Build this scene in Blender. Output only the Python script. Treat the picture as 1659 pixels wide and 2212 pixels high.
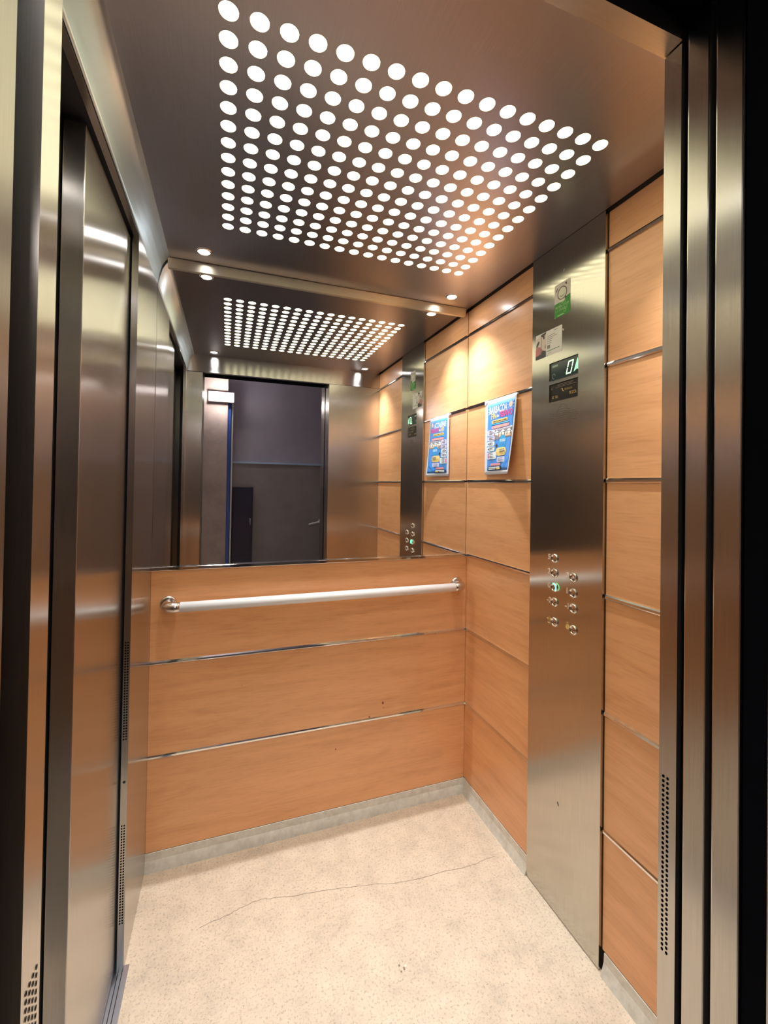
import bpy, bmesh, math, random
from mathutils import Vector, Matrix
random.seed(7)
S = bpy.context.scene
for o in list(bpy.data.objects): bpy.data.objects.remove(o)
C = S.collection

# ---------------------------------------------------------------- camera
FPX, CXP, CYP = 943.95, 832.7, 1038.05
YAW, PIT, ROL = 0.34736, 0.01099, 0.01523
CAM = Vector((-1.0142, -1.7185, 1.3529))
fwd = Vector((math.sin(YAW)*math.cos(PIT), math.cos(YAW)*math.cos(PIT), math.sin(PIT)))
rgt = Vector((math.cos(YAW), -math.sin(YAW), 0)); up = rgt.cross(fwd)
r2 = rgt*math.cos(ROL)+up*math.sin(ROL); u2 = -rgt*math.sin(ROL)+up*math.cos(ROL)
cam = bpy.data.objects.new('camera', bpy.data.cameras.new('camera')); C.objects.link(cam)
M = Matrix.Identity(4)
for i in range(3):
    M[i][0] = r2[i]; M[i][1] = u2[i]; M[i][2] = -fwd[i]; M[i][3] = CAM[i]
cam.matrix_world = M
cd = cam.data; cd.sensor_fit = 'VERTICAL'; cd.sensor_height = 36; cd.lens = FPX/2212*36
cd.shift_x = (829.5-CXP)/2212; cd.shift_y = -(1106-CYP)/2212
cd.clip_start = 0.02; cd.clip_end = 60
S.camera = cam
# ---------------------------------------------------------------- world, light levels, exposure
L_DISC = 3.5          # luminous discs of the cabin ceiling
L_SPOT = 60.0          # visible lens of the corner spots
W_SPOT = 29.0           # watts of each corner spot
L_HALL = 70.0           # tube of the landing wall lamp
w = bpy.data.worlds.new('world'); S.world = w; w.use_nodes = True
w.node_tree.nodes['Background'].inputs[0].default_value = (0.30, 0.38, 0.60, 1)
w.node_tree.nodes['Background'].inputs[1].default_value = 0.02
S.view_settings.view_transform = 'Standard'; S.view_settings.look = 'None'
S.view_settings.gamma = 1; S.view_settings.exposure = 0.72
S.view_settings.use_curve_mapping = False
S.cycles.use_denoising = True
S.cycles.max_bounces = 11; S.cycles.glossy_bounces = 9; S.cycles.diffuse_bounces = 6
S.cycles.sample_clamp_indirect = 8
S.cycles.caustics_reflective = True; S.cycles.blur_glossy = 0.6

# ---------------------------------------------------------------- dimensions (metres): back wall y=0, right wall x=0, floor z=0
W = 1.259; H = 2.15; FY = -1.215
B0, P = 0.060, 0.3290
def zg(i): return B0+i*P                      # groove heights
OL, OR, OZ = -1.171, -0.366, 2.043            # front opening
RY = -1.246                                   # outer edge of the front reveal
SD0, SD1, SDZ = -0.333, -1.135, 2.043         # side door opening
CP0, CP1 = -0.447, -0.762                     # control panel
MY = 0.009                                    # mirror surface

# ---------------------------------------------------------------- materials
def mat(name):
    m = bpy.data.materials.new(name); m.use_nodes = True
    return m, m.node_tree, m.node_tree.nodes['Principled BSDF']
def plain(name, col, rough=.5, metal=0, spec=.5, coat=0):
    m, t, b = mat(name); b.inputs['Base Color'].default_value = (*col, 1)
    b.inputs['Roughness'].default_value = rough; b.inputs['Metallic'].default_value = metal
    b.inputs['Specular IOR Level'].default_value = spec; b.inputs['Coat Weight'].default_value = coat
    return m
def glow(name, col, s):
    m, t, b = mat(name); b.inputs['Base Color'].default_value = (*col, 1)
    b.inputs['Emission Color'].default_value = (*col, 1); b.inputs['Emission Strength'].default_value = s
    b.inputs['Roughness'].default_value = .6
    return m
def N(t, typ, **kw):
    n = t.nodes.new(typ)
    for k, v in kw.items():
        if hasattr(n, k): setattr(n, k, v)
        else: n.inputs[k].default_value = v
    return n
def ramp(t, stops):
    n = t.nodes.new('ShaderNodeValToRGB'); e = n.color_ramp.elements
    while len(e) < len(stops): e.new(.5)
    for x, (p, c) in zip(e, stops): x.position = p; x.color = (*c, 1)
    return n
def steel(name, col, rough, aniso, grain):
    """brushed stainless; UV u runs across the grain so highlights spread that way"""
    m, t, b = mat(name); L = t.links.new
    b.inputs['Metallic'].default_value = 1
    b.inputs['Roughness'].default_value = rough; b.inputs['Anisotropic'].default_value = aniso
    tn = N(t, 'ShaderNodeTangent', direction_type='UV_MAP', uv_map='UVMap'); L(tn.outputs[0], b.inputs['Tangent'])
    uv = N(t, 'ShaderNodeUVMap', uv_map='UVMap')
    mp = N(t, 'ShaderNodeMapping'); mp.inputs['Scale'].default_value = (900, 9, 1); L(uv.outputs[0], mp.inputs[0])
    no = N(t, 'ShaderNodeTexNoise', Scale=1.0, Detail=3.0); L(mp.outputs[0], no.inputs['Vector'])
    r = ramp(t, [(.3, tuple(c*.93 for c in col)), (.7, tuple(min(1, c*1.05) for c in col))]); L(no.outputs[0], r.inputs[0])
    L(r.outputs[0], b.inputs['Base Color'])
    # faint sheet waviness, so reflections wander as on real sheet
    g = N(t, 'ShaderNodeNewGeometry'); n2 = N(t, 'ShaderNodeTexNoise', Scale=2.2, Detail=1.0); L(g.outputs['Position'], n2.inputs['Vector'])
    bp = N(t, 'ShaderNodeBump', Strength=grain, Distance=.02); L(n2.outputs[0], bp.inputs['Height']); L(bp.outputs[0], b.inputs['Normal'])
    return m
M_steel = steel('brushed_steel', (.58, .56, .53), .23, .90, .08)
M_steelc = steel('brushed_steel_ceiling', (.46, .43, .44), .30, .55, .05)
M_panel = steel('brushed_steel_panel', (.56, .54, .49), .17, .90, .03)
M_corn = plain('satin_cornice', (.68, .82, .90), .42, 1)  # blue tint in the metal stands for daylight reflected from the landing
M_dark = plain('dark_gap', (.012, .011, .014), .7)
M_black = plain('black_unlit_gap', (.003, .003, .005), .9, 0, .05)  # near-black colour stands for unlit gaps by the doors and open holes
M_chrome = plain('polished_chrome', (.78, .76, .73), .07, 1)
M_satin = plain('satin_nickel', (.66, .60, .56), .22, 1)
M_alu = plain('worn_aluminium', (.62, .66, .74), .38, 1)
M_rail = plain('white_rail_coating', (.95, .95, .94), .28, 0, .5, .3)
M_mirror = plain('mirror_glass', (.90, .91, .92), .004, 1)
M_disc = glow('lit_diffuser', (1.0, .95, .62), L_DISC)
M_lens = glow('spot_lens', (1.0, .97, .95), L_SPOT)
M_white = plain('white_plastic', (.8, .8, .78), .4)

def wood():
    m, t, b = mat('cherry_laminate'); L = t.links.new
    g = N(t, 'ShaderNodeNewGeometry'); oi = N(t, 'ShaderNodeObjectInfo')
    off = N(t, 'ShaderNodeVectorMath', operation='MULTIPLY_ADD')
    cmb = N(t, 'ShaderNodeCombineXYZ'); L(oi.outputs['Random'], cmb.inputs[0]); L(oi.outputs['Random'], cmb.inputs[2])
    L(cmb.outputs[0], off.inputs[0]); off.inputs[1].default_value = (17, 0, 9); L(g.outputs['Position'], off.inputs[2])
    mp = N(t, 'ShaderNodeMapping'); mp.inputs['Scale'].default_value = (1.3, 1.3, 16); L(off.outputs[0], mp.inputs[0])
    n1 = N(t, 'ShaderNodeTexNoise', Scale=1.6, Detail=5.0, Roughness=.6, Distortion=.5); L(mp.outputs[0], n1.inputs['Vector'])
    r1 = ramp(t, [(.28, (.71, .335, .135)), (.52, (.80, .395, .170)), (.78, (.86, .440, .195))]); L(n1.outputs[0], r1.inputs[0])
    mp2 = N(t, 'ShaderNodeMapping'); mp2.inputs['Scale'].default_value = (14, 14, 190); L(off.outputs[0], mp2.inputs[0])
    n2 = N(t, 'ShaderNodeTexNoise', Scale=1.0, Detail=2.0); L(mp2.outputs[0], n2.inputs['Vector'])
    r2_ = ramp(t, [(.30, (.80, .74, .68)), (.50, (1, 1, 1))]); L(n2.outputs[0], r2_.inputs[0])
    mp3 = N(t, 'ShaderNodeMapping'); mp3.inputs['Scale'].default_value = (2.2, 2.2, 7); L(off.outputs[0], mp3.inputs[0])
    n3 = N(t, 'ShaderNodeTexNoise', Scale=1.5, Detail=6.0, Distortion=1.2); L(mp3.outputs[0], n3.inputs['Vector'])
    r3 = ramp(t, [(.33, (.86, .82, .78)), (.46, (1, 1, 1))]); L(n3.outputs[0], r3.inputs[0])
    x1 = N(t, 'ShaderNodeMix', data_type='RGBA', blend_type='MULTIPLY'); x1.inputs[0].default_value = .4
    L(r1.outputs[0], x1.inputs[6]); L(r2_.outputs[0], x1.inputs[7])
    x2 = N(t, 'ShaderNodeMix', data_type='RGBA', blend_type='MULTIPLY'); x2.inputs[0].default_value = .4
    L(x1.outputs[2], x2.inputs[6]); L(r3.outputs[0], x2.inputs[7]); L(x2.outputs[2], b.inputs['Base Color'])
    b.inputs['Roughness'].default_value = .40; b.inputs['Coat Weight'].default_value = .45; b.inputs['Coat Roughness'].default_value = .20
    return m
M_wood = wood()

def floor_mat():
    m, t, b = mat('speckled_vinyl'); L = t.links.new
    g = N(t, 'ShaderNodeNewGeometry')
    n1 = N(t, 'ShaderNodeTexNoise', Scale=9.0, Detail=9.0, Roughness=.78); L(g.outputs['Position'], n1.inputs['Vector'])
    r1 = ramp(t, [(.36, (.64, .535, .41)), (.50, (.75, .62, .47)), (.62, (.81, .68, .52))]); L(n1.outputs[0], r1.inputs[0])
    n2 = N(t, 'ShaderNodeTexNoise', Scale=150.0, Detail=5.0, Roughness=.7); L(g.outputs['Position'], n2.inputs['Vector'])
    r2_ = ramp(t, [(.34, (.50, .46, .42)), (.47, (1, 1, 1))]); L(n2.outputs[0], r2_.inputs[0])
    v = N(t, 'ShaderNodeTexVoronoi', Scale=85.0); L(g.outputs['Position'], v.inputs['Vector'])
    r3 = ramp(t, [(.05, (.34, .28, .23)), (.10, (1, 1, 1))]); L(v.outputs['Distance'], r3.inputs[0])
    x1 = N(t, 'ShaderNodeMix', data_type='RGBA', blend_type='MULTIPLY'); x1.inputs[0].default_value = .75
    L(r1.outputs[0], x1.inputs[6]); L(r2_.outputs[0], x1.inputs[7])
    x2 = N(t, 'ShaderNodeMix', data_type='RGBA', blend_type='MULTIPLY'); x2.inputs[0].default_value = .8
    L(x1.outputs[2], x2.inputs[6]); L(r3.outputs[0], x2.inputs[7]); L(x2.outputs[2], b.inputs['Base Color'])
    bp = N(t, 'ShaderNodeBump', Strength=.12, Distance=.002); L(n2.outputs[0], bp.inputs['Height']); L(bp.outputs[0], b.inputs['Normal'])
    b.inputs['Roughness'].default_value = .42; b.inputs['Specular IOR Level'].default_value = .4
    return m
M_floor = floor_mat()
def mottled(name, a, c, sc, rough):
    m, t, b = mat(name); L = t.links.new
    g = N(t, 'ShaderNodeNewGeometry'); n1 = N(t, 'ShaderNodeTexNoise', Scale=sc, Detail=6.0, Roughness=.7); L(g.outputs['Position'], n1.inputs['Vector'])
    r1 = ramp(t, [(.35, a), (.65, c)]); L(n1.outputs[0], r1.inputs[0]); L(r1.outputs[0], b.inputs['Base Color'])
    b.inputs['Roughness'].default_value = rough
    return m
M_base = mottled('grey_skirting', (.58, .55, .47), (.74, .71, .62), 38, .4)
M_plaster = mottled('landing_plaster', (.42, .40, .47), (.48, .45, .52), 3, .7)
M_plaster2 = mottled('landing_lower_paint', (.32, .28, .29), (.38, .34, .34), 3, .6)
M_beige = mottled('landing_column_stone', (.42, .34, .30), (.60, .50, .45), 3.5, .5)
M_navy = plain('dark_blue_panel', (.012, .02, .07), .35)
M_blue = plain('blue_edge_strip', (.05, .13, .55), .4)
M_hallfloor = mottled('landing_floor_tile', (.16, .14, .13), (.24, .21, .19), 5, .3)

# ---------------------------------------------------------------- mesh helpers
def uvface(bm, f, grain):
    lay = bm.loops.layers.uv.get('UVMap') or bm.loops.layers.uv.new('UVMap')
    n = f.normal; a = [abs(n.x), abs(n.y), abs(n.z)]; k = a.index(max(a))
    for l in f.loops:
        c = l.vert.co
        if k == 2: uv = (c.y, c.x) if grain != 'y' else (c.x, c.y)
        elif k == 0: uv = (c.y, c.z) if grain == 'v' else (c.z, c.y)
        else: uv = (c.x, c.z) if grain == 'v' else (c.z, c.x)
        l[lay].uv = uv
class MB:
    def __init__(s): s.bm = bmesh.new()
    def box(s, x0, x1, y0, y1, z0, z1, mi=0, bev=0):
        v = [s.bm.verts.new((x, y, z)) for x in sorted((x0, x1)) for y in sorted((y0, y1)) for z in sorted((z0, z1))]
        fs = [s.bm.faces.new([v[i] for i in q]) for q in ((0, 1, 3, 2), (4, 6, 7, 5), (0, 4, 5, 1), (2, 3, 7, 6), (0, 2, 6, 4), (1, 5, 7, 3))]
        for f in fs: f.material_index = mi
        if bev:
            es = {e for f in fs for e in f.edges}
            r = bmesh.ops.bevel(s.bm, geom=list(es), offset=bev, segments=2, affect='EDGES', profile=.6)
            for f in r['faces']: f.material_index = mi
        return s
    def poly(s, pts, mi=0):
        f = s.bm.faces.new([s.bm.verts.new(p) for p in pts]); f.material_index = mi; return f
    def prism(s, prof, axis, a, b, mi=0, closed=True):
        """profile (2D list) extruded along axis 0/1/2 from a to b"""
        def P3(p, t):
            q = list(p); q.insert(axis, t); return q
        va = [s.bm.verts.new(P3(p, a)) for p in prof]; vb = [s.bm.verts.new(P3(p, b)) for p in prof]
        n = len(prof); fs = []
        for i in range(n if closed else n-1):
            j = (i+1) % n; fs.append(s.bm.faces.new((va[i], va[j], vb[j], vb[i])))
        if closed: fs.append(s.bm.faces.new(va)); fs.append(s.bm.faces.new(vb[::-1]))
        for f in fs: f.material_index = mi
        return s
    def lathe(s, prof, o, ax, seg=28, mi=0, close=True):
        """profile [(r,h)] turned about axis vector ax at o"""
        ax = Vector(ax).normalized(); t = Vector((0, 0, 1)) if abs(ax.z) < .9 else Vector((1, 0, 0))
        e1 = ax.cross(t).normalized(); e2 = ax.cross(e1); o = Vector(o)
        rings = []
        for r, h in prof:
            if r < 1e-6: rings.append([s.bm.verts.new(o+ax*h)])
            else: rings.append([s.bm.verts.new(o+ax*h+e1*r*math.cos(2*math.pi*k/seg)+e2*r*math.sin(2*math.pi*k/seg)) for k in range(seg)])
        for A, Bq in zip(rings, rings[1:]):
            for k in range(seg):
                j = (k+1) % seg
                if len(A) == 1 and len(Bq) == 1: continue
                if len(A) == 1: f = s.bm.faces.new((A[0], Bq[k], Bq[j]))
                elif len(Bq) == 1: f = s.bm.faces.new((A[k], A[j], Bq[0]))
                else: f = s.bm.faces.new((A[k], A[j], Bq[j], Bq[k]))
                f.material_index = mi; f.smooth = True
        return s
    def tube(s, pts, rad, seg=20, mi=0, cap=True):
        pts = [Vector(p) for p in pts]; rings = []
        for i, p in enumerate(pts):
            d = (pts[min(i+1, len(pts)-1)]-pts[max(i-1, 0)]).normalized()
            t = Vector((0, 0, 1)) if abs(d.z) < .9 else Vector((1, 0, 0))
            a = d.cross(t).normalized(); b = d.cross(a); r = rad[i] if isinstance(rad, list) else rad
            rings.append([s.bm.verts.new(p+a*r*math.cos(2*math.pi*k/seg)+b*r*math.sin(2*math.pi*k/seg)) for k in range(seg)])
        for A, Bq in zip(rings, rings[1:]):
            for k in range(seg):
                j = (k+1) % seg; f = s.bm.faces.new((A[k], A[j], Bq[j], Bq[k])); f.material_index = mi; f.smooth = True
        if cap:
            for A in (rings[0], rings[-1]):
                f = s.bm.faces.new(A); f.material_index = mi
        return s
    def build(s, name, mats, parent=None, grain='v', kind=None, loc=None, recalc=True):
        if recalc: bmesh.ops.recalc_face_normals(s.bm, faces=s.bm.faces)
        s.bm.normal_update()
        if loc is not None:
            bmesh.ops.translate(s.bm, verts=s.bm.verts, vec=-Vector(loc))
        for f in s.bm.faces: uvface(s.bm, f, grain)
        me = bpy.data.meshes.new(name); s.bm.to_mesh(me); s.bm.free()
        for m in (mats if isinstance(mats, (list, tuple)) else [mats]): me.materials.append(m)
        o = bpy.data.objects.new(name, me); C.objects.link(o)
        if loc is not None: o.location = loc
        if parent: o.parent = parent; o.matrix_parent_inverse = parent_inv(parent)
        if kind: o['kind'] = kind
        return o
def parent_inv(p):
    return Matrix.Translation(p.location).inverted()
def struct(o, label=None, cat=None):
    o['kind'] = 'structure'
    if label: o['label'] = label
    if cat: o['category'] = cat
    return o
def tag(o, label, cat, group=None):
    o['label'] = label; o['category'] = cat
    if group: o['group'] = group
    return o
def thing(name, label, cat, loc, group=None):
    o = bpy.data.objects.new(name, None); C.objects.link(o); o.location = loc; o.empty_display_size = .05
    return tag(o, label, cat, group)
def glyphs(txt, size, bold=0.0, shear=0.0):
    cu = bpy.data.curves.new('t', 'FONT'); cu.body = txt; cu.size = size; cu.align_x = 'CENTER'; cu.align_y = 'CENTER'
    cu.offset = bold*size; cu.resolution_u = 3; cu.shear = shear
    ob = bpy.data.objects.new('t', cu); C.objects.link(ob)
    dg = bpy.context.evaluated_depsgraph_get(); me = bpy.data.meshes.new_from_object(ob.evaluated_get(dg))
    vs = [tuple(v.co) for v in me.vertices]; fs = [tuple(p.vertices) for p in me.polygons]
    bpy.data.objects.remove(ob); bpy.data.curves.remove(cu); bpy.data.meshes.remove(me)
    return vs, fs
class Art:
    """flat printed shapes laid on a surface given by f(u,v,h)"""
    def __init__(s, f): s.bm = bmesh.new(); s.f = f
    def grid(s, u0, u1, v0, v1, h, mi, n=1, m=1):
        g = [[s.bm.verts.new(s.f(u0+(u1-u0)*i/n, v0+(v1-v0)*j/m, h)) for j in range(m+1)] for i in range(n+1)]
        for i in range(n):
            for j in range(m):
                q = s.bm.faces.new((g[i][j], g[i+1][j], g[i+1][j+1], g[i][j+1])); q.material_index = mi; q.smooth = True
    def poly(s, pts, h, mi):
        q = s.bm.faces.new([s.bm.verts.new(s.f(u, v, h)) for u, v in pts]); q.material_index = mi
    def rrect(s, u0, u1, v0, v1, r, h, mi, skew=0):
        pts = []
        for cx, cy, a0 in ((u1-r, v1-r, 0), (u0+r, v1-r, 90), (u0+r, v0+r, 180), (u1-r, v0+r, 270)):
            for k in range(5):
                a = math.radians(a0+k*22.5); x = cx+r*math.cos(a); pts.append((x, cy+r*math.sin(a)+skew*(x-u0)))
        s.poly(pts, h, mi)
    def disc(s, u, v, r, h, mi, n=20, ry=None):
        s.poly([(u+r*math.cos(2*math.pi*k/n), v+(ry or r)*math.sin(2*math.pi*k/n)) for k in range(n)], h, mi)
    def text(s, t, u, v, size, h, mi, bold=0, sx=1, rot=0, shear=0):
        vs, fs = glyphs(t, size, bold, shear); c, sn = math.cos(rot), math.sin(rot)
        b = [s.bm.verts.new(s.f(u+(x*sx)*c-y*sn, v+(x*sx)*sn+y*c, h)) for x, y, _ in vs]
        for q in fs:
            try: f = s.bm.faces.new([b[i] for i in q]); f.material_index = mi
            except ValueError: pass
    def line(s, pts, wd, h, mi):
        for (a, b) in zip(pts, pts[1:]):
            d = Vector((b[0]-a[0], b[1]-a[1])); n = Vector((-d.y, d.x)).normalized()*wd/2
            s.poly([(a[0]+n.x, a[1]+n.y), (a[0]-n.x, a[1]-n.y), (b[0]-n.x, b[1]-n.y), (b[0]+n.x, b[1]+n.y)], h, mi)
    def scribble(s, u0, u1, v, ht, h, mi, seed=1, skew=0):
        q = random.Random(seed); u = u0
        while u < u1-ht*.3:
            wd = ht*q.uniform(.35, .6); vv = v+skew*(u-u0); t = ht*.17; k = q.randrange(4)
            s.line([(u, vv-ht/2), (u, vv+ht/2)], t, h, mi)
            if k in (0, 2): s.line([(u, vv+ht*.42), (u+wd, vv+ht*.42)], t, h, mi)
            if k in (0, 1, 3): s.line([(u, vv-ht*.42), (u+wd, vv-ht*.42)], t, h, mi)
            if k in (1, 2): s.line([(u+wd, vv-ht/2), (u+wd, vv+ht/2)], t, h, mi)
            if k == 3: s.line([(u, vv), (u+wd*.8, vv)], t, h, mi)
            u += wd+ht*.28
            if q.random() < .15: u += ht*.4
    def build(s, name, mats, parent=None):
        s.bm.normal_update(); me = bpy.data.meshes.new(name); s.bm.to_mesh(me); s.bm.free()
        for m in mats: me.materials.append(m)
        o = bpy.data.objects.new(name, me); C.objects.link(o)
        if parent: o.parent = parent; o.matrix_parent_inverse = parent_inv(parent)
        return o

# ================================================================ STRUCTURE
# floor of the cabin
b = MB(); b.box(-W-.005, .0, FY-.02, .0, -.03, 0); fl = struct(b.build('floor', M_floor))
crk = [(-1.07, -.271), (-1.03, -.262), (-.99, -.257), (-.95, -.247), (-.92, -.240), (-.88, -.238), (-.80, -.256), (-.70, -.272), (-.60, -.290), (-.50, -.312),
       (-.44, -.328), (-.36, -.336), (-.28, -.338), (-.20, -.350), (-.13, -.346), (-.05, -.342)]
a = Art(lambda u, v, h: (u, v, h)); rr = random.Random(3); pts = []
for p, q in zip(crk, crk[1:]):
    for k in range(4):
        t = k/4; pts.append((p[0]+(q[0]-p[0])*t, p[1]+(q[1]-p[1])*t+rr.uniform(-.0025, .0025)))
a.line(pts, .0011, .0006, 0)
M_crack = plain('crack', (.30, .24, .19), .8)
a.build('crack', [M_crack], fl)
a = Art(lambda u, v, h: (u, v, h))
for k in range(9):
    x, y, r = -.529+rr.uniform(-.012, .012), -.573+rr.uniform(-.012, .012), rr.uniform(.001, .0035)
    a.disc(x, y, r, .0006+k*.00005, k % 2, 8)
a.build('scuff_mark', [M_crack, plain('scuff_white', (.9, .82, .7), .7)], fl)

# skirting: coved grey strips
prof = [(0, 0), (-.017, 0), (-.013, .010), (-.0045, .034), (-.003, B0-.001), (0, B0-.001)]
b = MB(); b.prism([(y, z) for y, z in prof], 0, -W, -.002)
struct(b.build('baseboard_back', M_base))
b = MB(); b.prism(prof, 1, CP0+.002, -.004); b.prism(prof, 1, FY, CP1-.012)
struct(b.build('baseboard_right', M_base))
for ob in bpy.data.objects:
    if ob.name.startswith('baseboard'):
        for p in ob.data.polygons: p.use_smooth = False

# back wall: backing + four wood boards below the mirror
b = MB(); b.box(-W-.02, .03, .014, .05, -.02, H+.06); wb = struct(b.build('wall_back', plain('backing_board', (.10, .07, .05), .8)))
for i in range(3):
    b = MB(); b.box(-W, -.001, 0, .014, zg(i)+(.004 if i else 0), zg(i+1)-.004, bev=.0012)
    b.build('wood_panel', M_wood, wb)
# right wall: backing + boards either side of the control panel
b = MB(); b.box(.014, .05, FY-.02, .02, -.02, H+.06); wr = struct(b.build('wall_right', plain('backing_board_right', (.10, .07, .05), .8)))
for i in range(7):
    top = zg(i+1)-.004 if i < 6 else H-.006
    for y0, y1 in ((CP0+.003, MY-.0005), (FY, CP1-.003)):
        b = MB(); b.box(0, .014, y0, y1, zg(i)+(.004 if i else 0), top, bev=.0012)
        b.build('wood_panel', M_wood, wr)
# chrome strips between the boards
nt = [0]
def trim(mb, m=M_chrome):
    nt[0] += 1; return struct(mb.build('trim_%d' % nt[0], m))
def strip(axis, a0, a1, z, hh=.0065, out=.0045):
    pr = [(.002, -hh), (-out*.55, -hh), (-out, -hh*.55), (-out, hh*.35), (-out*.5, hh), (.002, hh)]
    m = MB(); m.prism(pr, axis, a0, a1) if axis == 1 else m.prism([(p[0], p[1]) for p in pr], 0, a0, a1)
    bmesh.ops.translate(m.bm, verts=m.bm.verts, vec=(0, 0, z)); return m
for i in range(1, 3): trim(strip(0, -W, -.004, zg(i)))
for i in range(1, 7):
    trim(strip(1, CP0+.003, -.002, zg(i))); trim(strip(1, FY, CP1-.004, zg(i)))
# ledge under the mirror and steel bar above it, tinted and tilted to carry the discs' yellow reflection
b = MB(); b.box(-W, -.003, -.005, MY, zg(3)-.007, zg(3)+.006, bev=.0015); trim(b)
b = MB(); b.prism([(MY+.002, 2.117), (.0010, 2.117), (-.0070, 2.1465), (-.0070, H-.001), (MY+.002, H-.001)], 0, -1.226, -.022); nt[0] += 1
struct(b.build('trim_%d' % nt[0], steel('brushed_steel_bar', (.80, .73, .58), .34, .70, .02), grain='h'))

# left wall: steel sheet with the side doorway
b = MB()
b.box(-1.2755, -W, SD0, .02, 0, H+.02)
b.box(-1.273, -W, FY, SD1, 0, H+.02)
b.box(-1.273, -W, SD1, SD0, SDZ, H+.02)
wl = struct(b.build('wall_left', M_steel, grain='v'))
b = MB(); b.box(-1.40, -1.273, SD1-.09, SD0+.03, SDZ+.008, SDZ+.06); struct(b.build('trim_%d' % (nt[0]+1), M_dark)); nt[0] += 1
b = MB(); b.box(-1.345, -1.273, SD1, SD0, SDZ, SDZ+.008, 0)
# soffit with a slot following the two leaves
b = MB(); b.box(-1.268, -W, SD1, SD0, SDZ-.001, SDZ+.004); b.build('soffit', M_steel, wl, grain='h')
def vent(name, cols, rows, plane, axis, parent):
    m = MB(); r = .0020
    for (c, s_) in cols:
        for z in rows:
            pts = []
            for k in range(10):
                q = 2*math.pi*k/10
                if axis == 1: pts.append((c+r*math.cos(q), plane, z+r*1.15*math.sin(q)))
                else: pts.append((plane, c+r*math.cos(q), z+r*1.15*math.sin(q)))
            m.poly(pts)
    return m.build(name, M_black, parent, recalc=False)
rowsU = [.906-.0074*k for k in range(37)]; rowsL = [.402-.0074*k for k in range(37)]
vent('vent_grille', [(-1.2705, 0), (-1.2645, 0)], rowsU+rowsL, SD0-.0004, 1, wl)
b = MB(); b.lathe([(0, .0006), (.0035, .0006), (.0036, 0)], (-1.267, SD0, .522), (0, -1, 0), 14); b.build('plug', M_dark, wl)
# cornice along the left wall
pr = [(-W-.001, SDZ+.002), (-W+.002, SDZ+.018), (-W+.006, 2.085), (-W+.014, 2.115), (-W+.026, 2.138), (-W+.040, H+.001), (-W-.001, H+.001)]
b = MB(); b.prism(pr, 1, FY+.001, -.001); nt[0] += 1
cn = struct(b.build('trim_%d' % nt[0], M_corn, grain='h'))
for p in cn.data.polygons: p.use_smooth = abs(p.normal.y) < .5

# closed side door: two telescopic leaves, sill
d1 = bpy.data.objects.new('door_1', None); C.objects.link(d1); d1.location = (-1.30, -.73, 0); struct(d1)
b = MB(); b.box(-1.318, -1.281, -.737, -.30, .012, SDZ-.004, bev=.0018); b.build('door_leaf', M_steel, d1)
b = MB(); b.box(-1.364, -1.322, -1.23, -.72, .012, SDZ-.004, bev=.0018); b.build('door_leaf', M_steel, d1)
b = MB(); b.box(-1.42, -1.247, SD1+.02, SD0+.016, -.012, .003, bev=.001)
for gx in (-1.262, -1.272, -1.300, -1.345): b.box(gx-.001, gx+.001, SD1+.02, SD0+.014, .0025, .0034, 1)
s1 = b.build('door_sill', [M_alu, M_dark], d1)
b = MB(); b.box(-1.45, -1.43, SD1-.2, .1, -.05, 2.2); b.build('shaft_lining', M_dark, d1)

# front wall: left return, right return, header
b = MB()
b.box(-W-.01, OL, -1.262, -1.221, 0, OZ); b.box(OR, .0, RY+.003, FY, 0, OZ)
wf = struct(b.build('wall_front', M_steel, grain='v'))
b = MB(); b.box(-W-.01, .0, RY, FY+.0005, OZ+.002, H+.03); b.build('header', M_steel, wf, grain='h')
vent('vent_grille', [(-1.2300-.0074*k, 0) for k in range(4)], rowsU+rowsL, OL+.0005, 0, wf).name
vent('vent_grille', [(-1.2225, 0), (-1.2295, 0)], rowsU+rowsL, OR-.0005, 0, wf)
# dark voids behind / between jambs
b = MB(); b.box(-1.30, OL-.02, -1.31, -1.262, -.05, 2.5); b.build('jamb_void', M_dark, wf)
b = MB(); b.box(OL-.05, .1, -1.36, RY, 2.075, 2.5); b.build('header_void', M_black, wf)
# open front door: leading edges of the retracted leaves
d2 = bpy.data.objects.new('door_2', None); C.objects.link(d2); d2.location = (-.2, -1.29, 0); struct(d2)
b = MB(); b.box(OR, .10, -1.285, -1.253, .012, 2.062, bev=.002); b.build('door_leaf', M_steel, d2)
b = MB(); b.box(OR, .10, -1.330, -1.294, .012, 2.068, bev=.002); b.build('door_leaf', M_steel, d2)
b = MB(); b.box(OR+.012, .12, -1.36, RY, -.05, 2.3); b.build('door_void', M_dark, d2)
b = MB(); b.box(-1.30, .10, -1.37, FY-.02, -.04, 0); b.build('door_sill', M_alu, d2)
# landing frame (seen edge-on at both sides of the picture)
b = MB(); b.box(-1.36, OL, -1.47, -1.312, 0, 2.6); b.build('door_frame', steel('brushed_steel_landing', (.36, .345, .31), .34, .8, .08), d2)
b = MB(); b.box(OR, -.16, -1.47, -1.362, 0, 2.2); b.build('door_frame', M_steel, d2)
b = MB(); b.box(OR+.002, -.2, -1.362, -1.333, 0, 2.2); b.build('door_frame', M_black, d2)  # black block paints the unlit clearance between leaf and frame
b = MB(); b.box(OL, OR+.2, -1.47, -1.36, 2.07, 2.6); b.build('door_frame', M_black, d2)  # header blackened to stand for the unlit gap over the doors

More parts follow.
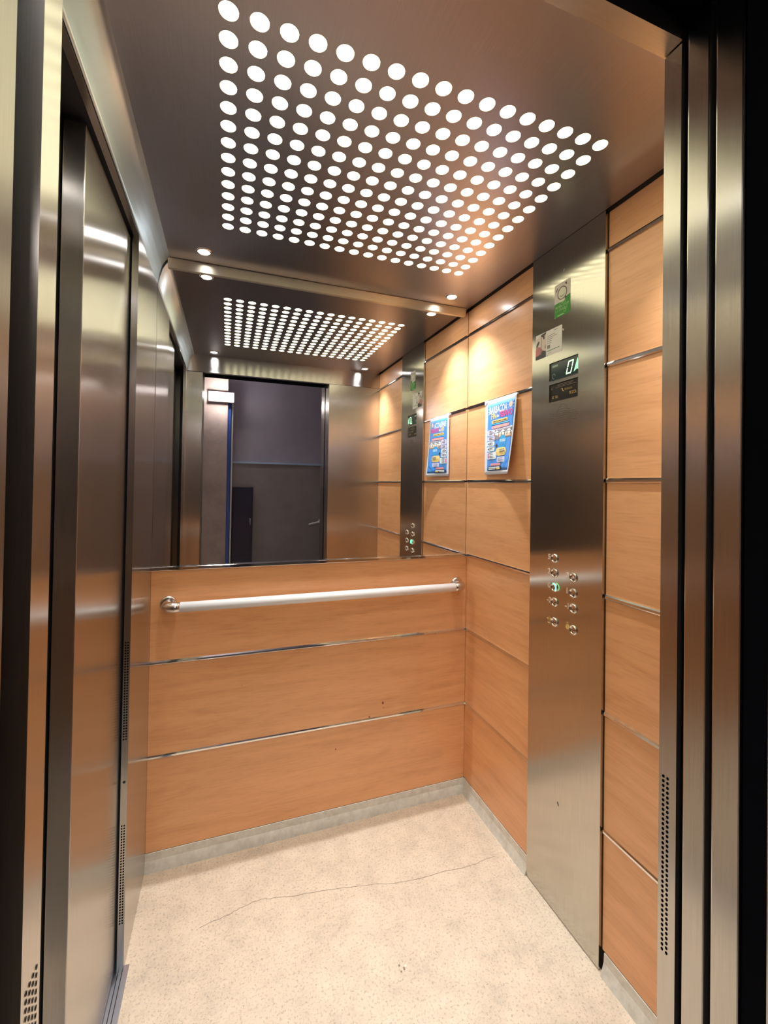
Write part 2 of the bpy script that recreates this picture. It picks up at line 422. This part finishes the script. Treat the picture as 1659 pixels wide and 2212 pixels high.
# ceiling with a flush perforated field
s = .05075; gx0, gy0 = -1.0262, -.938; NX, NY = 17, 14; RH = .0166
X0, X1, Y0, Y1 = gx0-s/2, gx0+(NX-.5)*s, gy0-s/2, gy0+(NY-.5)*s
b = MB(); CXR = -.011
b.box(-1.228, X0, FY, MY, H, H+.012); b.box(X1, CXR, FY, MY, H, H+.012)
b.box(X0, X1, FY, Y0, H, H+.012); b.box(X0, X1, Y1, MY, H, H+.012)
ce = struct(b.build('ceiling', M_steelc, grain='y'))
b = MB(); b.box(-1.42, .05, FY-.01, .05, H+.06, H+.08); b.build('roof', M_dark, ce)
cl = thing('ceiling_light', 'wide luminous field of round lit holes in the brushed steel cabin ceiling', 'ceiling light', ((X0+X1)/2, (Y0+Y1)/2, H))
m = MB(); SG = 24
for i in range(NX):
    for j in range(NY):
        cx, cy = gx0+i*s, gy0+j*s; h = s/2
        ci = [m.bm.verts.new((cx+RH*math.cos(2*math.pi*(k+.5)/SG), cy+RH*math.sin(2*math.pi*(k+.5)/SG), H)) for k in range(SG)]
        cu = [m.bm.verts.new((v.co.x, v.co.y, H+.0035)) for v in ci]
        sq = []
        for k in range(SG):
            a_ = 2*math.pi*(k+.5)/SG; c_, s_ = math.cos(a_), math.sin(a_); q = h/max(abs(c_), abs(s_))
            sq.append(m.bm.verts.new((cx+q*c_, cy+q*s_, H)))
        co = {kk: m.bm.verts.new((cx+sx*h, cy+sy*h, H)) for kk, (sx, sy) in enumerate(((1, 1), (-1, 1), (-1, -1), (1, -1)))}
        for k in range(SG):
            n_ = (k+1) % SG
            m.bm.faces.new((ci[k], cu[k], cu[n_], ci[n_]))
            if k % 6 == 2: m.bm.faces.new((ci[k], ci[n_], sq[n_], co[k//6], sq[k]))
            else: m.bm.faces.new((ci[k], ci[n_], sq[n_], sq[k]))
bmesh.ops.remove_doubles(m.bm, verts=m.bm.verts, dist=1e-6)
for f in m.bm.faces:
    f.normal_update()
    if abs(f.normal.z) > .5 and f.normal.z > 0: f.normal_flip()
m.build('perforated_plate', M_steelc, cl, grain='y', recalc=False)
m = MB()
for i in range(NX):
    for j in range(NY):
        cx, cy = gx0+i*s, gy0+j*s
        m.lathe([(0, -.0002), (.011, -.0002+.0004), (RH-.0001, .0022)], (cx, cy, H), (0, 0, 1), 16)
for f in m.bm.faces:
    f.normal_update()
    if f.normal.z > 0: f.normal_flip()
m.build('diffuser', M_disc, cl, recalc=False)

# ---------------------------------------------------------------- corner spots
def spot(x, y, label):
    t = thing('ceiling_spotlight', label, 'spotlight', (x, y, H), 'corner spotlights')
    m = MB(); m.lathe([(.0195, -.0008), (.0205, -.003), (.0235, -.0034), (.0268, -.0015), (.0272, .0)], (x, y, H), (0, 0, 1), 36)
    m.build('trim_ring', M_chrome, t)
    m = MB(); m.lathe([(0, -.0022), (.011, -.0019), (.0202, -.0006)], (x, y, H), (0, 0, 1), 24); m.build('lens', M_lens, t)
    ld = bpy.data.lights.new('spot_lamp', 'SPOT'); ld.energy = W_SPOT; ld.spot_size = math.radians(96); ld.spot_blend = 1.0
    ld.shadow_soft_size = .016; ld.color = (.93, .96, 1.0)
    lo = bpy.data.objects.new('spot_lamp', ld); C.objects.link(lo); lo.location = (x, y, H-.006); lo.parent = t; lo.matrix_parent_inverse = parent_inv(t)
    return t
spot(-1.104, -.089, 'small round ceiling spotlight at the back left, above the mirror')
spot(-.140, -.089, 'small round ceiling spotlight at the back right, near the wood wall')
spot(-1.104, -1.128, 'small round ceiling spotlight at the front left above the doorway, seen in the mirror')
spot(-.140, -1.128, 'small round ceiling spotlight at the front right above the doorway, seen in the mirror')

# ---------------------------------------------------------------- mirror
b = MB(); b.box(-W+.0005, -.0006, MY, MY+.005, zg(3)+.002, H-.001, bev=.0006)
tag(b.build('mirror', M_mirror, loc=(-W/2, MY, zg(3))), 'large frameless mirror covering the upper back wall above the handrail', 'mirror')

# ---------------------------------------------------------------- handrail
hr = thing('handrail', 'straight white handrail with chrome ends on the wooden back wall below the mirror', 'handrail', (-.63, 0, .922))
HZ, HY = .922, -.060
m = MB(); m.tube([(-1.160, HY, HZ), (-.092, HY, HZ)], .0175, 28); m.build('rail', M_rail, hr)
for sg, xe in ((-1, -1.160), (1, -.092)):
    m = MB(); pts = [(xe-sg*.002, HY, HZ)]; rad = [.0172]
    pts.append((xe+sg*.012, HY, HZ)); rad.append(.0176)
    R = .030
    for k in range(1, 9):
        q = math.radians(90*k/8); pts.append((xe+sg*(.012+R*math.sin(q)), HY+R*(1-math.cos(q)), HZ)); rad.append(.0190)
    pts.append((xe+sg*(.012+R), -.004, HZ)); rad.append(.0185)
    m.tube(pts, rad, 24)
    br = m.build('end_bracket', M_satin, hr)
    m = MB(); m.lathe([(0, -.006), (.0225, -.009), (.0268, -.006), (.0282, 0)], (xe+sg*(.012+R), .0, HZ), (0, 1, 0), 30); fg = m.build('wall_flange', M_satin, br)
# stains on the boards
def stain(x, z, r, ry):
    a = Art(lambda u, v, h: (u, -h, v)); rq = random.Random(int(x*-900))
    a.poly([(x+r*rq.uniform(.6, 1.1)*math.cos(2*math.pi*k/9), z+ry*rq.uniform(.6, 1.1)*math.sin(2*math.pi*k/9)) for k in range(9)], .0012, 0)
    return a
M_stain = plain('rust_stain', (.22, .045, .012), .6)
for (x, z, r, ry) in ((-.389, .448, .0035, .006), (-.447, .400, .004, .003), (-.587, .294, .003, .004), (-.386, .428, .0025, .002), (-.95, .60, .002, .001)):
    o = stain(x, z, r, ry).build('stain', [M_stain], wb)

# ================================================================ CONTROL PANEL
cp = thing('control_panel', 'full-height brushed steel button panel between the wood boards on the right wall', 'control panel', (0, (CP0+CP1)/2, 0))
PX = -.010
wy0, wy1 = -.535, -.6625                         # window sides
wins = [(1.766, 1.706), (1.6945, 1.635)]
m = MB()
m.box(PX, .012, CP0, wy0, .004, H-.001, bev=.0) ; m.box(PX, .012, wy1, CP1, .004, H-.001)
zt = H-.001
for z1, z0 in wins:
    m.box(PX, .012, wy0, wy1, z1, zt); zt = z0
m.box(PX, .012, wy0, wy1, .004, zt)
m.build('plate', M_panel, cp)
def onp(u0, z0, off=0):  # flat art on the panel: u to the viewer's right (towards -y), v up
    return lambda u, v, h: (PX-off-h, u0-u, z0+v)
# display
M_scr = plain('display_glass', (.035, .055, .055), .12, 0, .6)
M_seg = glow('display_digit', (.62, 1.0, .68), 1.1); M_arr = glow('display_arrow', (.35, .95, .55), .55); M_gho = plain('display_ghost', (.30, .42, .34), .3)
def scr(z1, z0, mt, name):
    m = MB(); m.box(PX+.004, .010, wy0+.001, wy1-.001, z0-.001, z1+.001); d = m.build(name, mt, cp)
    return d
disp = scr(*wins[0], M_scr, 'display')
uc = -.599; a = Art(lambda u, v, h: (PX+.0038-h, -u, v))
def seg7(a, u, v, wd, ht, t, mi):
    sl = .006
    def q(p): a.poly([(u+x+sl*(y/ht), v+y) for x, y in p], .0003, mi)
    q([(-wd+t*.2, ht), (wd-t*.2, ht), (wd-t, ht-t), (-wd+t, ht-t)]); q([(-wd+t, -ht+t), (wd-t, -ht+t), (wd-t*.2, -ht), (-wd+t*.2, -ht)])
    for sx in (-1, 1):
        q([(sx*wd, ht-t*.4), (sx*wd, .0012), (sx*(wd-t), .0012), (sx*(wd-t), ht-t*1.1)]); q([(sx*wd, -ht+t*.4), (sx*wd, -.0012), (sx*(wd-t), -.0012), (sx*(wd-t), -ht+t*1.1)])
seg7(a, .6240, 1.735, .0115, .0205, .0040, 0)
a.build('digit', [M_seg], disp); a = Art(lambda u, v, h: (PX+.0038-h, -u, v))
a.poly([(.6405, 1.716), (.655, 1.7235), (.6615, 1.717), (.6615, 1.738), (.656, 1.757)], .0003, 0)
a.build('arrow', [M_arr], disp); a = Art(lambda u, v, h: (PX+.0038-h, -u, v))
a.rrect(.545, .572, 1.750, 1.757, .001, .0003, 0); a.build('indicator_bar', [M_gho], disp); a = Art(lambda u, v, h: (PX+.0038-h, -u, v))
a.line([(.552+.007*math.cos(q/2), 1.721+.008*math.sin(q/2)) for q in range(11)], .0014, .0003, 0)
a.build('indicator_symbol', [M_gho], disp)
# capacity plate
M_cap = plain('black_enamel', (.02, .016, .012), .22, 0, .6); M_gold = plain('gold_print', (.62, .43, .17), .35, .6)
capn = scr(*wins[1], M_cap, 'capacity_plate')
a = Art(lambda u, v, h: (PX+.0038-h, -u, v))
a.scribble(.5455, .573, 1.651, .0085, .0003, 0, 4); a.scribble(.624, .656, 1.654, .0085, .0003, 0, 9)
a.line([(.588, 1.673), (.5925, 1.673), (.5945, 1.665), (.600, 1.665)], .0035, .0003, 0); a.scribble(.603, .634, 1.669, .0055, .0003, 0, 5)
for v, u0, u1 in ((1.6895, .566, .640), (1.6855, .572, .634), (1.6810, .560, .650)): a.line([(u0, v), (u1, v)], .0009, .0003, 1)
a.line([(.546+.004*math.cos(q), 1.681+.004*math.sin(q)) for q in range(7)], .0008, .0003, 1)
a.build('lettering', [M_gold, plain('dull_print', (.30, .22, .15), .5)], capn)
for z1, z0 in wins:
    m = MB(); m.box(PX-.0006, PX+.003, wy0+.001, wy1-.001, z0-.0016, z0+.0002); m.build('window_edge', M_chrome, cp)
# speaker slots: nested shallow arcs
a = Art(onp(-.600, 1.582)); rq = random.Random(5)
for k in range(12):
    t = (k-5.5)/5.5; v0 = .0335*t; hw = .036*math.sqrt(max(.30, 1-t*t*.8)); pts = []
    for q in range(13):
        x = -hw+2*hw*q/12; pts.append((x, v0+.009*t*(1-(x/hw)**2)-.003*t))
    a.line(pts, .0010, .0004, 0)
for sg in (-1, 1):
    for k in range(5):
        v0 = (k-2)*.0062; a.line([(sg*.038, v0), (sg*.054, v0*1.1), (sg*(.067-abs(k-2)*.004), v0*1.15-.001)], .0010, .0004, 0)
a.build('speaker_grille', [plain('slot_shadow', (.10, .075, .055), .6, .4)], cp)
# screw, scratch, dent
m = MB(); m.lathe([(0, -.004), (.002, -.0035), (.0035, -.001), (.0036, .001)], (PX, -.598, 1.861), (1, 0, 0), 14); m.build('screw', M_chrome, cp)
a = Art(onp(-.5985, 2.052)); a.poly([(-.004, -.004), (0, -.001), (.003, .004), (0, .003)], .0004, 0); a.build('adhesive_mark', [plain('glue', (.8, .78, .72), .5)], cp)
a = Art(onp(-.597, .352)); a.poly([(-.004, .004), (-.001, .005), (.003, -.003), (.002, -.007), (-.002, -.002)], .0004, 0); a.build('scratch', [M_dark], cp)

# push buttons
M_dish = plain('button_dish', (.60, .50, .44), .10, 1); M_lit = glow('lit_button_ring', (.12, .85, .45), 1.6)
def button_meshes():
    m = MB(); m.lathe([(.0090, -.0015), (.0108, -.0040), (.0128, -.0052), (.0146, -.0040), (.0153, -.0005), (.0153, .0005)], (0, 0, 0), (1, 0, 0), 36)
    ring = m.build('ring', M_chrome)
    m = MB(); prof = [(0, .0004), (.003, .0002), (.006, -.0004), (.0092, -.0018)]
    m.lathe(prof, (0, 0, 0), (1, 0, 0), 30); m.box(-.0022, -.0004, -.0095, .0095, -.0030, -.0018)
    dish = m.build('dish', M_dish)
    return ring, dish
rg, dh = button_meshes(); rgm, dhm = rg.data, dh.data
bpy.data.objects.remove(rg); bpy.data.objects.remove(dh)
M_num = plain('raised_numeral', (.88, .74, .58), .30, .35); M_numy = plain('yellow_symbol', (.80, .58, .20), .3, .3)
def button(y, z, mark, lit=False):
    e = bpy.data.objects.new('push_button', None); C.objects.link(e); e.empty_display_size = .01; e.location = (PX, y, z)
    e.parent = cp; e.matrix_parent_inverse = parent_inv(cp)
    for nm, me in (('ring', rgm), ('dish', dhm)):
        o = bpy.data.objects.new(nm, me); C.objects.link(o); o.parent = e
    m = MB()
    def put(vs, fs, oy, oz):
        for h0 in (0,):
            top = [m.bm.verts.new((-.0014, -x-oy, q+oz)) for x, q in vs]; bot = [m.bm.verts.new((.0, -x-oy, q+oz)) for x, q in vs]
            ed = {}
            for f in fs:
                try: m.bm.faces.new([top[i] for i in f])
                except ValueError: continue
                for i, j in zip(f, f[1:]+f[:1]): ed[(i, j)] = ed.get((i, j), 0)+1
            for (i, j) in ed:
                if (j, i) not in ed:
                    try: m.bm.faces.new((top[i], top[j], bot[j], bot[i]))
                    except ValueError: pass
    mt = M_num
    if mark == 'bell':
        mt = M_numy; P_ = [(.0065*math.cos(q)*(1 if math.sin(q) > 0 else 1.25), .008*math.sin(q)) for q in [2*math.pi*k/16 for k in range(16)]]
        put(P_, [tuple(range(16))], -.024, .003); put([(-.003, .011), (.003, .011), (.003, .014), (-.003, .014)], [(0, 1, 2, 3)], -.024, .003)
    elif mark == 'open':
        mt = M_numy
        put([(0, -.004), (.007, 0), (0, .004)], [(0, 1, 2)], -.019, .004); put([(-.0005, -.008), (.0005, -.008), (.0005, .008), (-.0005, .008)], [(0, 1, 2, 3)], -.024, .004); put([(0, -.004), (0, .004), (-.007, 0)], [(0, 1, 2)], -.028, .004)
        put([(-.006, 0), (.006, -.001), (.006, .001), (-.006, .002)], [(0, 1, 2, 3)], -.025, -.010)
    else:
        vs, fs = glyphs(mark, .0245, .015); put([(v[0], v[1]) for v in vs], fs, -.0245, .001)
    o = m.build('numeral' if mark not in ('bell', 'open') else 'symbol', mt); o.parent = e
    if lit:
        m = MB(); n = 12; A = []
        for k in range(n+1):
            q = math.radians(-50+150*k/n); A.append((m.bm.verts.new((-.0056, -.0088*math.cos(q), .0088*math.sin(q))), m.bm.verts.new((-.0060, -.0145*math.cos(q), .0145*math.sin(q)))))
        for p, q in zip(A, A[1:]): m.bm.faces.new((p[0], p[1], q[1], q[0]))
        o = m.build('lit_crescent', M_lit); o.parent = e; o['label'] = 'green lit crescent of the button'
    e['label'] = ('button marked %s' % mark) if mark not in ('bell', 'open') else ('alarm button with yellow bell' if mark == 'bell' else 'door open button')
for y, z, mk in ((-.570, 1.124, '5'), (-.570, 1.077, '2'), (-.571, 1.031, '0'), (-.571, .983, '-2'), (-.572, .919, 'open'),
                 (-.652, 1.079, '3'), (-.652, 1.031, '1'), (-.653, .984, '-1'), (-.654, .919, 'bell')):
    button(y, z, mk, mk == '0')

# ---------------------------------------------------------------- stickers and card
M_stw = plain('sticker_grey', (.62, .57, .50), .5); M_grn = plain('sticker_green', (.03, .24, .015), .45); M_lgt = plain('sticker_pale_green', (.30, .52, .20), .5)
M_ink = plain('black_ink', (.05, .045, .04), .6); M_ppr = plain('white_card', (.70, .68, .62), .5)
def sheet(a, u0, u1, v0, v1, mi, r=.004):
    a.rrect(u0, u1, v0, v1, r, .0005, mi)
a = Art(onp(-.557, 1.908)); Wd, Hd = .070, .109
sheet(a, 0, Wd, 0, Hd, 0)
a.poly([(0, .046), (0, .006), (.003, .001), (.006, 0), (.064, 0), (.069, .002), (Wd, .006), (Wd, .060), (.058, .058), (.044, .050), (.020, .047)], .0007, 1)
cx, cy = .035, .074
a.line([(cx+.020*math.cos(2*math.pi*k/28), cy+.020*math.sin(2*math.pi*k/28)) for k in range(29)], .0022, .0009, 2)
a.disc(cx, cy, .017, .0008, 3, 20)
a.line([(cx-.010, cy-.006), (cx-.004, cy-.011), (cx+.006, cy-.009), (cx+.010, cy-.005)], .0018, .0010, 2)
a.poly([(.008, .084), (.016, .095), (.014, .097), (.006, .087)], .0009, 2); a.poly([(.046, .100), (.054, .104), (.056, .094)], .0009, 2)
a.poly([(.046, .052), (.056, .054), (.051, .060)], .0009, 2)
a.disc(.034, .050, .014, .0009, 3, 14, .005)
a.scribble(.024, .054, .0425, .0072, .0009, 4, 2); a.text('MOBIL-STOP', .035, .0325, .0108, .0009, 4, .02, .98); a.scribble(.007, .062, .0225, .0072, .0009, 4, 8)
a.line([(.048+.005*math.cos(k), .0135+.005*math.sin(k)) for k in range(7)], .0016, .0009, 4); a.rrect(.014, .044, .003, .007, .001, .0009, 4)
o = a.build('sticker', [M_stw, M_grn, M_ink, plain('sticker_cream', (.68, .66, .52), .5), M_lgt])
tag(o, 'upright green and grey sticker with a round face at the top of the control panel', 'sticker')
# notice card with picture
a = Art(onp(-.466, 1.795)); sheet(a, 0, .127, 0, .085, 0, .002)
a.poly([(.000, .0), (.052, .0), (.052, .084), (.028, .083), (.026, .055), (.024, .083), (.004, .070), (0, .050)], .0007, 3)
a.poly([(0, 0), (.052, 0), (.052, .020), (.036, .026), (.020, .014), (0, .012)], .0009, 1)
a.poly([(0, .012), (.020, .014), (.036, .027), (.024, .040), (.010, .044), (0, .034)], .0009, 2)
a.poly([(.003, .040), (.012, .046), (.020, .058), (.016, .064), (.006, .054)], .0011, 1)
a.poly([(.027, .080), (.052, .084), (.052, .078), (.044, .074), (.046, .064), (.040, .062), (.036, .072), (.029, .074)], .0011, 1)
a.poly([(.026, .012), (.0295, .016), (.0295, .080), (.027, .079)], .0010, 5)
a.poly([(.046, .028), (.051, .030), (.051, .044), (.048, .040)], .0011, 5)
for k, (u0, u1) in enumerate(((.058, .095), (.058, .104), (.058, .085), (.058, .078), (.058, .076))): a.line([(u0, .066-.0062*k), (u1, .067-.0062*k)], .0018, .0007, 5)
a.line([(.090, .078), (.108, .0785)], .0018, .0007, 5); a.rrect(.058, .072, .024, .036, .001, .0007, 5)
a.line([(.056, .016), (.116, .017)], .0024, .0007, 4); a.line([(.062, .009), (.078, .009)], .0009, .0007, 5)
o = a.build('notice_card', [M_ppr, plain('photo_dark', (.06, .045, .03), .5), plain('photo_pink', (.50, .16, .14), .5), plain('photo_beige', (.66, .55, .45), .5), plain('rule_green', (.12, .22, .12), .5), plain('grey_ink', (.24, .20, .17), .6)])
tag(o, 'wide white notice card with a photo on its left, above the floor display', 'notice card')

# ================================================================ POSTER
PZ, PY0, PW, PH = 1.707, -.149, .211, .304
def pmap(u, v, h):
    q_ = max(0, v)
    lift = -.0075-.003*math.sin(u*math.pi)*math.sin(v*2.6)
    cur = .030*(q_**1.35)*max(0, (u-.25)/.75)**2.0
    fold = -.010*max(0, (u-.86)/.14)**2*v
    return (lift-cur-h, PY0-u*PW+.012*(q_**1.6)*u*u+.0*fold, PZ-v*PH)
cm = {n: i for i, n in enumerate(('paper', 'blue', 'white', 'yellow', 'pink', 'salmon', 'dark', 'cyan', 'cream', 'lilac', 'grey'))}
cols = dict(paper=(.74, .78, .86), blue=(.07, .30, .82), white=(.78, .88, .92), yellow=(.88, .66, .22), pink=(.85, .10, .35), salmon=(.86, .34, .36),
            dark=(.05, .045, .06), cyan=(.03, .38, .78), cream=(.80, .62, .50), lilac=(.66, .66, .86), grey=(.28, .26, .30))
a = Art(pmap)
def R(u0, u1, v0, v1, h, c, n=6, m_=6): a.grid(u0, u1, v0, v1, h, cm[c], n, m_)
def LN(pts, wd, h, c):
    if pts[0][1] > .66: h += .0026     # stays clear of the stiff patches where the sheet curls
    for (p, q) in zip(pts, pts[1:]):
        d = Vector((q[0]-p[0], (q[1]-p[1])*PH/PW)); n = Vector((-d.y, d.x)).normalized()*wd/2; n = Vector((n.x, n.y*PW/PH))
        a.poly([(p[0]+n.x, p[1]+n.y), (q[0]+n.x, q[1]+n.y), (q[0]-n.x, q[1]-n.y), (p[0]-n.x, p[1]-n.y)], h, cm[c])
def TX(t, u, v, sz, c, h=.0012, bold=.03, sx=1, rot=0):
    vs, fs = glyphs(t, sz, bold); cc, ss = math.cos(rot), math.sin(rot)
    bb = [a.bm.verts.new(pmap(u+(x*sx*cc-y*ss), v-(x*sx*ss+y*cc)*PW/PH, h)) for x, y, _ in vs]
    for q in fs:
        try: f = a.bm.faces.new([bb[i] for i in q]); f.material_index = cm[c]
        except ValueError: pass
def RR(u0, u1, v0, v1, c, h=.0008, sk=0, r=.03):
    pts = []; ry = r*PW/PH
    for cx, cy, a0 in ((u1-r, v0+ry, 0), (u0+r, v0+ry, 90), (u0+r, v1-ry, 180), (u1-r, v1-ry, 270)):
        for k in range(5):
            q = math.radians(a0+k*22.5); x = cx+r*math.cos(q); pts.append((x, cy-ry*math.sin(q)+sk*(x-u0)))
    a.poly(pts, h, cm[c])
def DC(u, v, r, c, h=.0010, n=16): a.poly([(u+r*math.cos(2*math.pi*k/n), v+r*PW/PH*math.sin(2*math.pi*k/n)) for k in range(n)], h, cm[c])
def SC(u0, u1, v, ht, c, seed):
    q = random.Random(seed); u = u0; k = PW/PH
    while u < u1:
        wd = ht*q.uniform(.4, .65); t = ht*.2
        LN([(u, v-ht*k/2), (u, v+ht*k/2)], t, .0013, c)
        if q.random() < .7: LN([(u, v-ht*k*.4), (u+wd, v-ht*k*.4)], t, .0013, c)
        if q.random() < .6: LN([(u, v+ht*k*.4), (u+wd, v+ht*k*.4)], t, .0013, c)
        if q.random() < .5: LN([(u+wd, v-ht*k/2), (u+wd, v+ht*k/2)], t, .0013, c)
        u += wd+ht*.3
R(0, 1, 0, 1, 0, 'paper', 24, 24)
R(.09, .95, .055, .95, .0003, 'blue', 20, 20)
TX('BARBACOA', .445, .150, .185, 'white', sx=.60, rot=.0); 
DC(.845, .125, .055, 'cream')
for k in range(10):
    q = 2*math.pi*k/10; LN([(.845+.075*math.cos(q), .125+.075*PW/PH*math.sin(q)), (.845+.10*math.cos(q), .125+.10*PW/PH*math.sin(q))], .010, .0009, 'white')
for u, v in ((.12, .12), (.115, .155), (.12, .19)): LN([(u, v), (u+.035, v+.008)], .012, .0009, 'white')
TX('FIN', .315, .235, .150, 'yellow', sx=.8); TX('de', .445, .235, .085, 'white', sx=.9); TX('VERANO', .700, .225, .150, 'pink', sx=.70)
RR(.24, .77, .285, .325, 'yellow', .0009, -.01); SC(.29, .73, .304, .026, 'dark', 3)
R(.24, .83, .335, .350, .0006, 'cyan', 6, 1)
RR(.24, .84, .360, .398, 'salmon', .0010, -.01); SC(.34, .76, .378, .028, 'cream', 6)
R(.30, .95, .400, .515, .0005, 'grey', 8, 4); R(.30, .95, .462, .535, .0006, 'cream', 8, 3)
for u in (.42, .63, .83): a.poly([pt for pt in ((u-.09, .458), (u+.09, .452), (u+.01, .425))], .0009, cm['white'])
for u in (.36, .50, .58, .70, .78, .90): LN([(u, .455), (u, .500)], .016, .0010, 'dark')
for u, v in ((.36, .53), (.47, .525), (.41, .51)): DC(u, v, .04, 'grey', .0009)
for k, (v0, v1) in enumerate(((.405, .485), (.492, .552), (.560, .620), (.628, .690), (.700, .795))):
    RR(.10, .36 if k < 4 else .42, v0, v1, 'lilac' if k < 2 else 'white', .0009)
    for q in range(4):
        LN([(.17, v0+.014+q*(v1-v0-.02)/4), (.24+.09*((q*7+k*3) % 5)/4, v0+.014+q*(v1-v0-.02)/4)], .012, .0012, 'grey')
    if k in (2, 3): DC(.135, (v0+v1)/2, .018, 'dark', .0012)
RR(.115, .155, .715, .785, 'pink', .0012, 0, .015)
DC(.64, .585, .13, 'cyan', .0009, 22); SC(.555, .725, .565, .050, 'white', 7)
for v in (.605, .622): LN([(.56, v), (.70, v-.004)], .012, .0012, 'blue')
DC(.43, .625, .045, 'dark', .0010, 4)
RR(.40, .80, .655, .760, 'yellow', .0010, 0, .09); DC(.47, .712, .055, 'dark', .0012, 4)
for v, u1 in ((.685, .74), (.705, .76)): LN([(.56, v), (u1, v-.006)], .016, .0013, 'grey')
RR(.45, .76, .775, .845, 'lilac', .0009)
for q in range(3): LN([(.50, .790+q*.018), (.70-.04*q, .788+q*.018)], .010, .0012, 'grey')
RR(.22, .60, .855, .885, 'salmon', .0010)
RR(.13, .64, .892, .945, 'dark', .0010); 
LN([(.17, .910), (.58, .905)], .020, .0013, 'white'); LN([(.17, .930), (.42, .927)], .020, .0013, 'white'); LN([(.45, .926), (.60, .922)], .028, .0013, 'yellow')
LN([(.66, .90), (.88, .80)], .02, .0009, 'cyan')
# turned top corner and bits of tape
def Q(pts, h, c): a.poly(pts, h, cm[c])
Q([(-.01, -.008), (.10, -.008), (.02, .05), (-.008, .05)], .0022, 'lilac')
po = a.build('poster', [plain('poster_'+k, cols[k], .5) for k in cm])
sm = po.modifiers.new('thickness', 'SOLIDIFY'); sm.thickness = .00015; sm.offset = 1
tag(po, 'blue barbecue party poster in Spanish, lower corner curling off the wood wall', 'poster')

# ================================================================ LANDING (seen in the mirror through the open door)
YB = -3.0
b = MB(); b.box(-2.3, 1.6, YB-.1, YB, 0, 2.7); b.build('wall_hall', M_plaster).__setitem__('kind', 'structure')
b = MB(); b.box(-.97, 1.6, YB, YB+.03, 0, 1.555); struct(b.build('wall_dado', M_plaster2))
b = MB(); b.box(-.97, 1.6, YB, YB+.045, 1.555, 1.572, bev=.002); nt[0] += 1; struct(b.build('trim_%d' % nt[0], plain('pale_blue_ledge', (.50, .68, .90), .4)))
b = MB(); b.box(-1.30, -1.02, YB+.001, YB+.20, 0, 2.7, bev=.004); struct(b.build('column', M_beige))
b = MB(); b.box(-1.02, -.99, YB+.001, YB+.17, 0, 2.2, bev=.002); nt[0] += 1; struct(b.build('trim_%d' % nt[0], M_blue))
b = MB(); b.box(-.985, -.97, YB+.001, YB+.15, 0, 2.2, bev=.002); nt[0] += 1; struct(b.build('trim_%d' % nt[0], M_white))
b = MB(); b.box(-2.3, 1.6, YB-.1, -1.37, -.06, -.001); struct(b.build('floor', M_hallfloor))
b = MB(); b.box(-2.3, 1.6, YB-.1, -1.47, 2.7, 2.75); struct(b.build('ceiling', M_plaster))
b = MB(); b.box(-2.35, -2.3, YB-.1, -1.45, 0, 2.7); struct(b.build('wall_hall', M_plaster))
b = MB(); b.box(1.6, 1.65, YB-.1, -1.45, 0, 2.7); struct(b.build('wall_hall', M_plaster))
b = MB(); b.box(-2.3, -1.36, -1.47, -1.40, 0, 2.7); b.box(-.16, 1.6, -1.47, -1.40, 0, 2.7); b.box(-1.36, -.16, -1.465, -1.40, 2.6, 2.7)
struct(b.build('wall_landing', M_plaster))
# dark low cabinet against the landing wall
cb = thing('cabinet', 'dark blue flat cabinet against the landing wall, seen in the mirror', 'cabinet', (-.865, YB+.05, 0))
m = MB(); m.box(-.965, -.765, YB+.03, YB+.09, .0, 1.312, bev=.003); m.build('body', M_navy, cb)
m = MB(); m.box(-.955, -.775, YB+.09, YB+.098, .62, 1.30, bev=.002); dd = m.build('door', M_navy, cb)
m = MB(); m.tube([(-.79, YB+.108, .93), (-.79, YB+.108, 1.0)], .005, 10); m.build('handle', M_alu, dd)
# door handle on the grey landing door
dh2 = thing('door_handle', 'pale lever handle on the grey landing wall, seen in the mirror', 'door handle', (-.05, YB+.03, .93))
m = MB(); m.lathe([(0, 0), (.028, 0), (.026, .008), (0, .010)], (-.05, YB+.03, .955), (0, 1, 0), 20); m.build('rose', M_white, dh2)
m = MB(); m.tube([(-.05, YB+.035, .955), (-.05, YB+.085, .955), (-.08, YB+.09, .950), (-.19, YB+.085, .925)], [.010, .011, .012, .009], 12); m.build('lever', M_white, dh2)
# wall lamp
wlp = thing('wall_lamp', 'lit tube lamp fixed high on the beige landing column, seen in the mirror', 'wall lamp', (-1.09, YB+.2, 2.2))
m = MB(); m.box(-1.20, -.965, YB+.20, YB+.225, 2.135, 2.235, bev=.004); m.build('housing', plain('lamp_housing', (.30, .26, .25), .5), wlp)
m = MB(); m.tube([(-1.185, YB+.245, 2.19), (-.98, YB+.245, 2.19)], .026, 18); m.build('tube', glow('lamp_tube', (1.0, .90, .86), L_HALL), wlp)
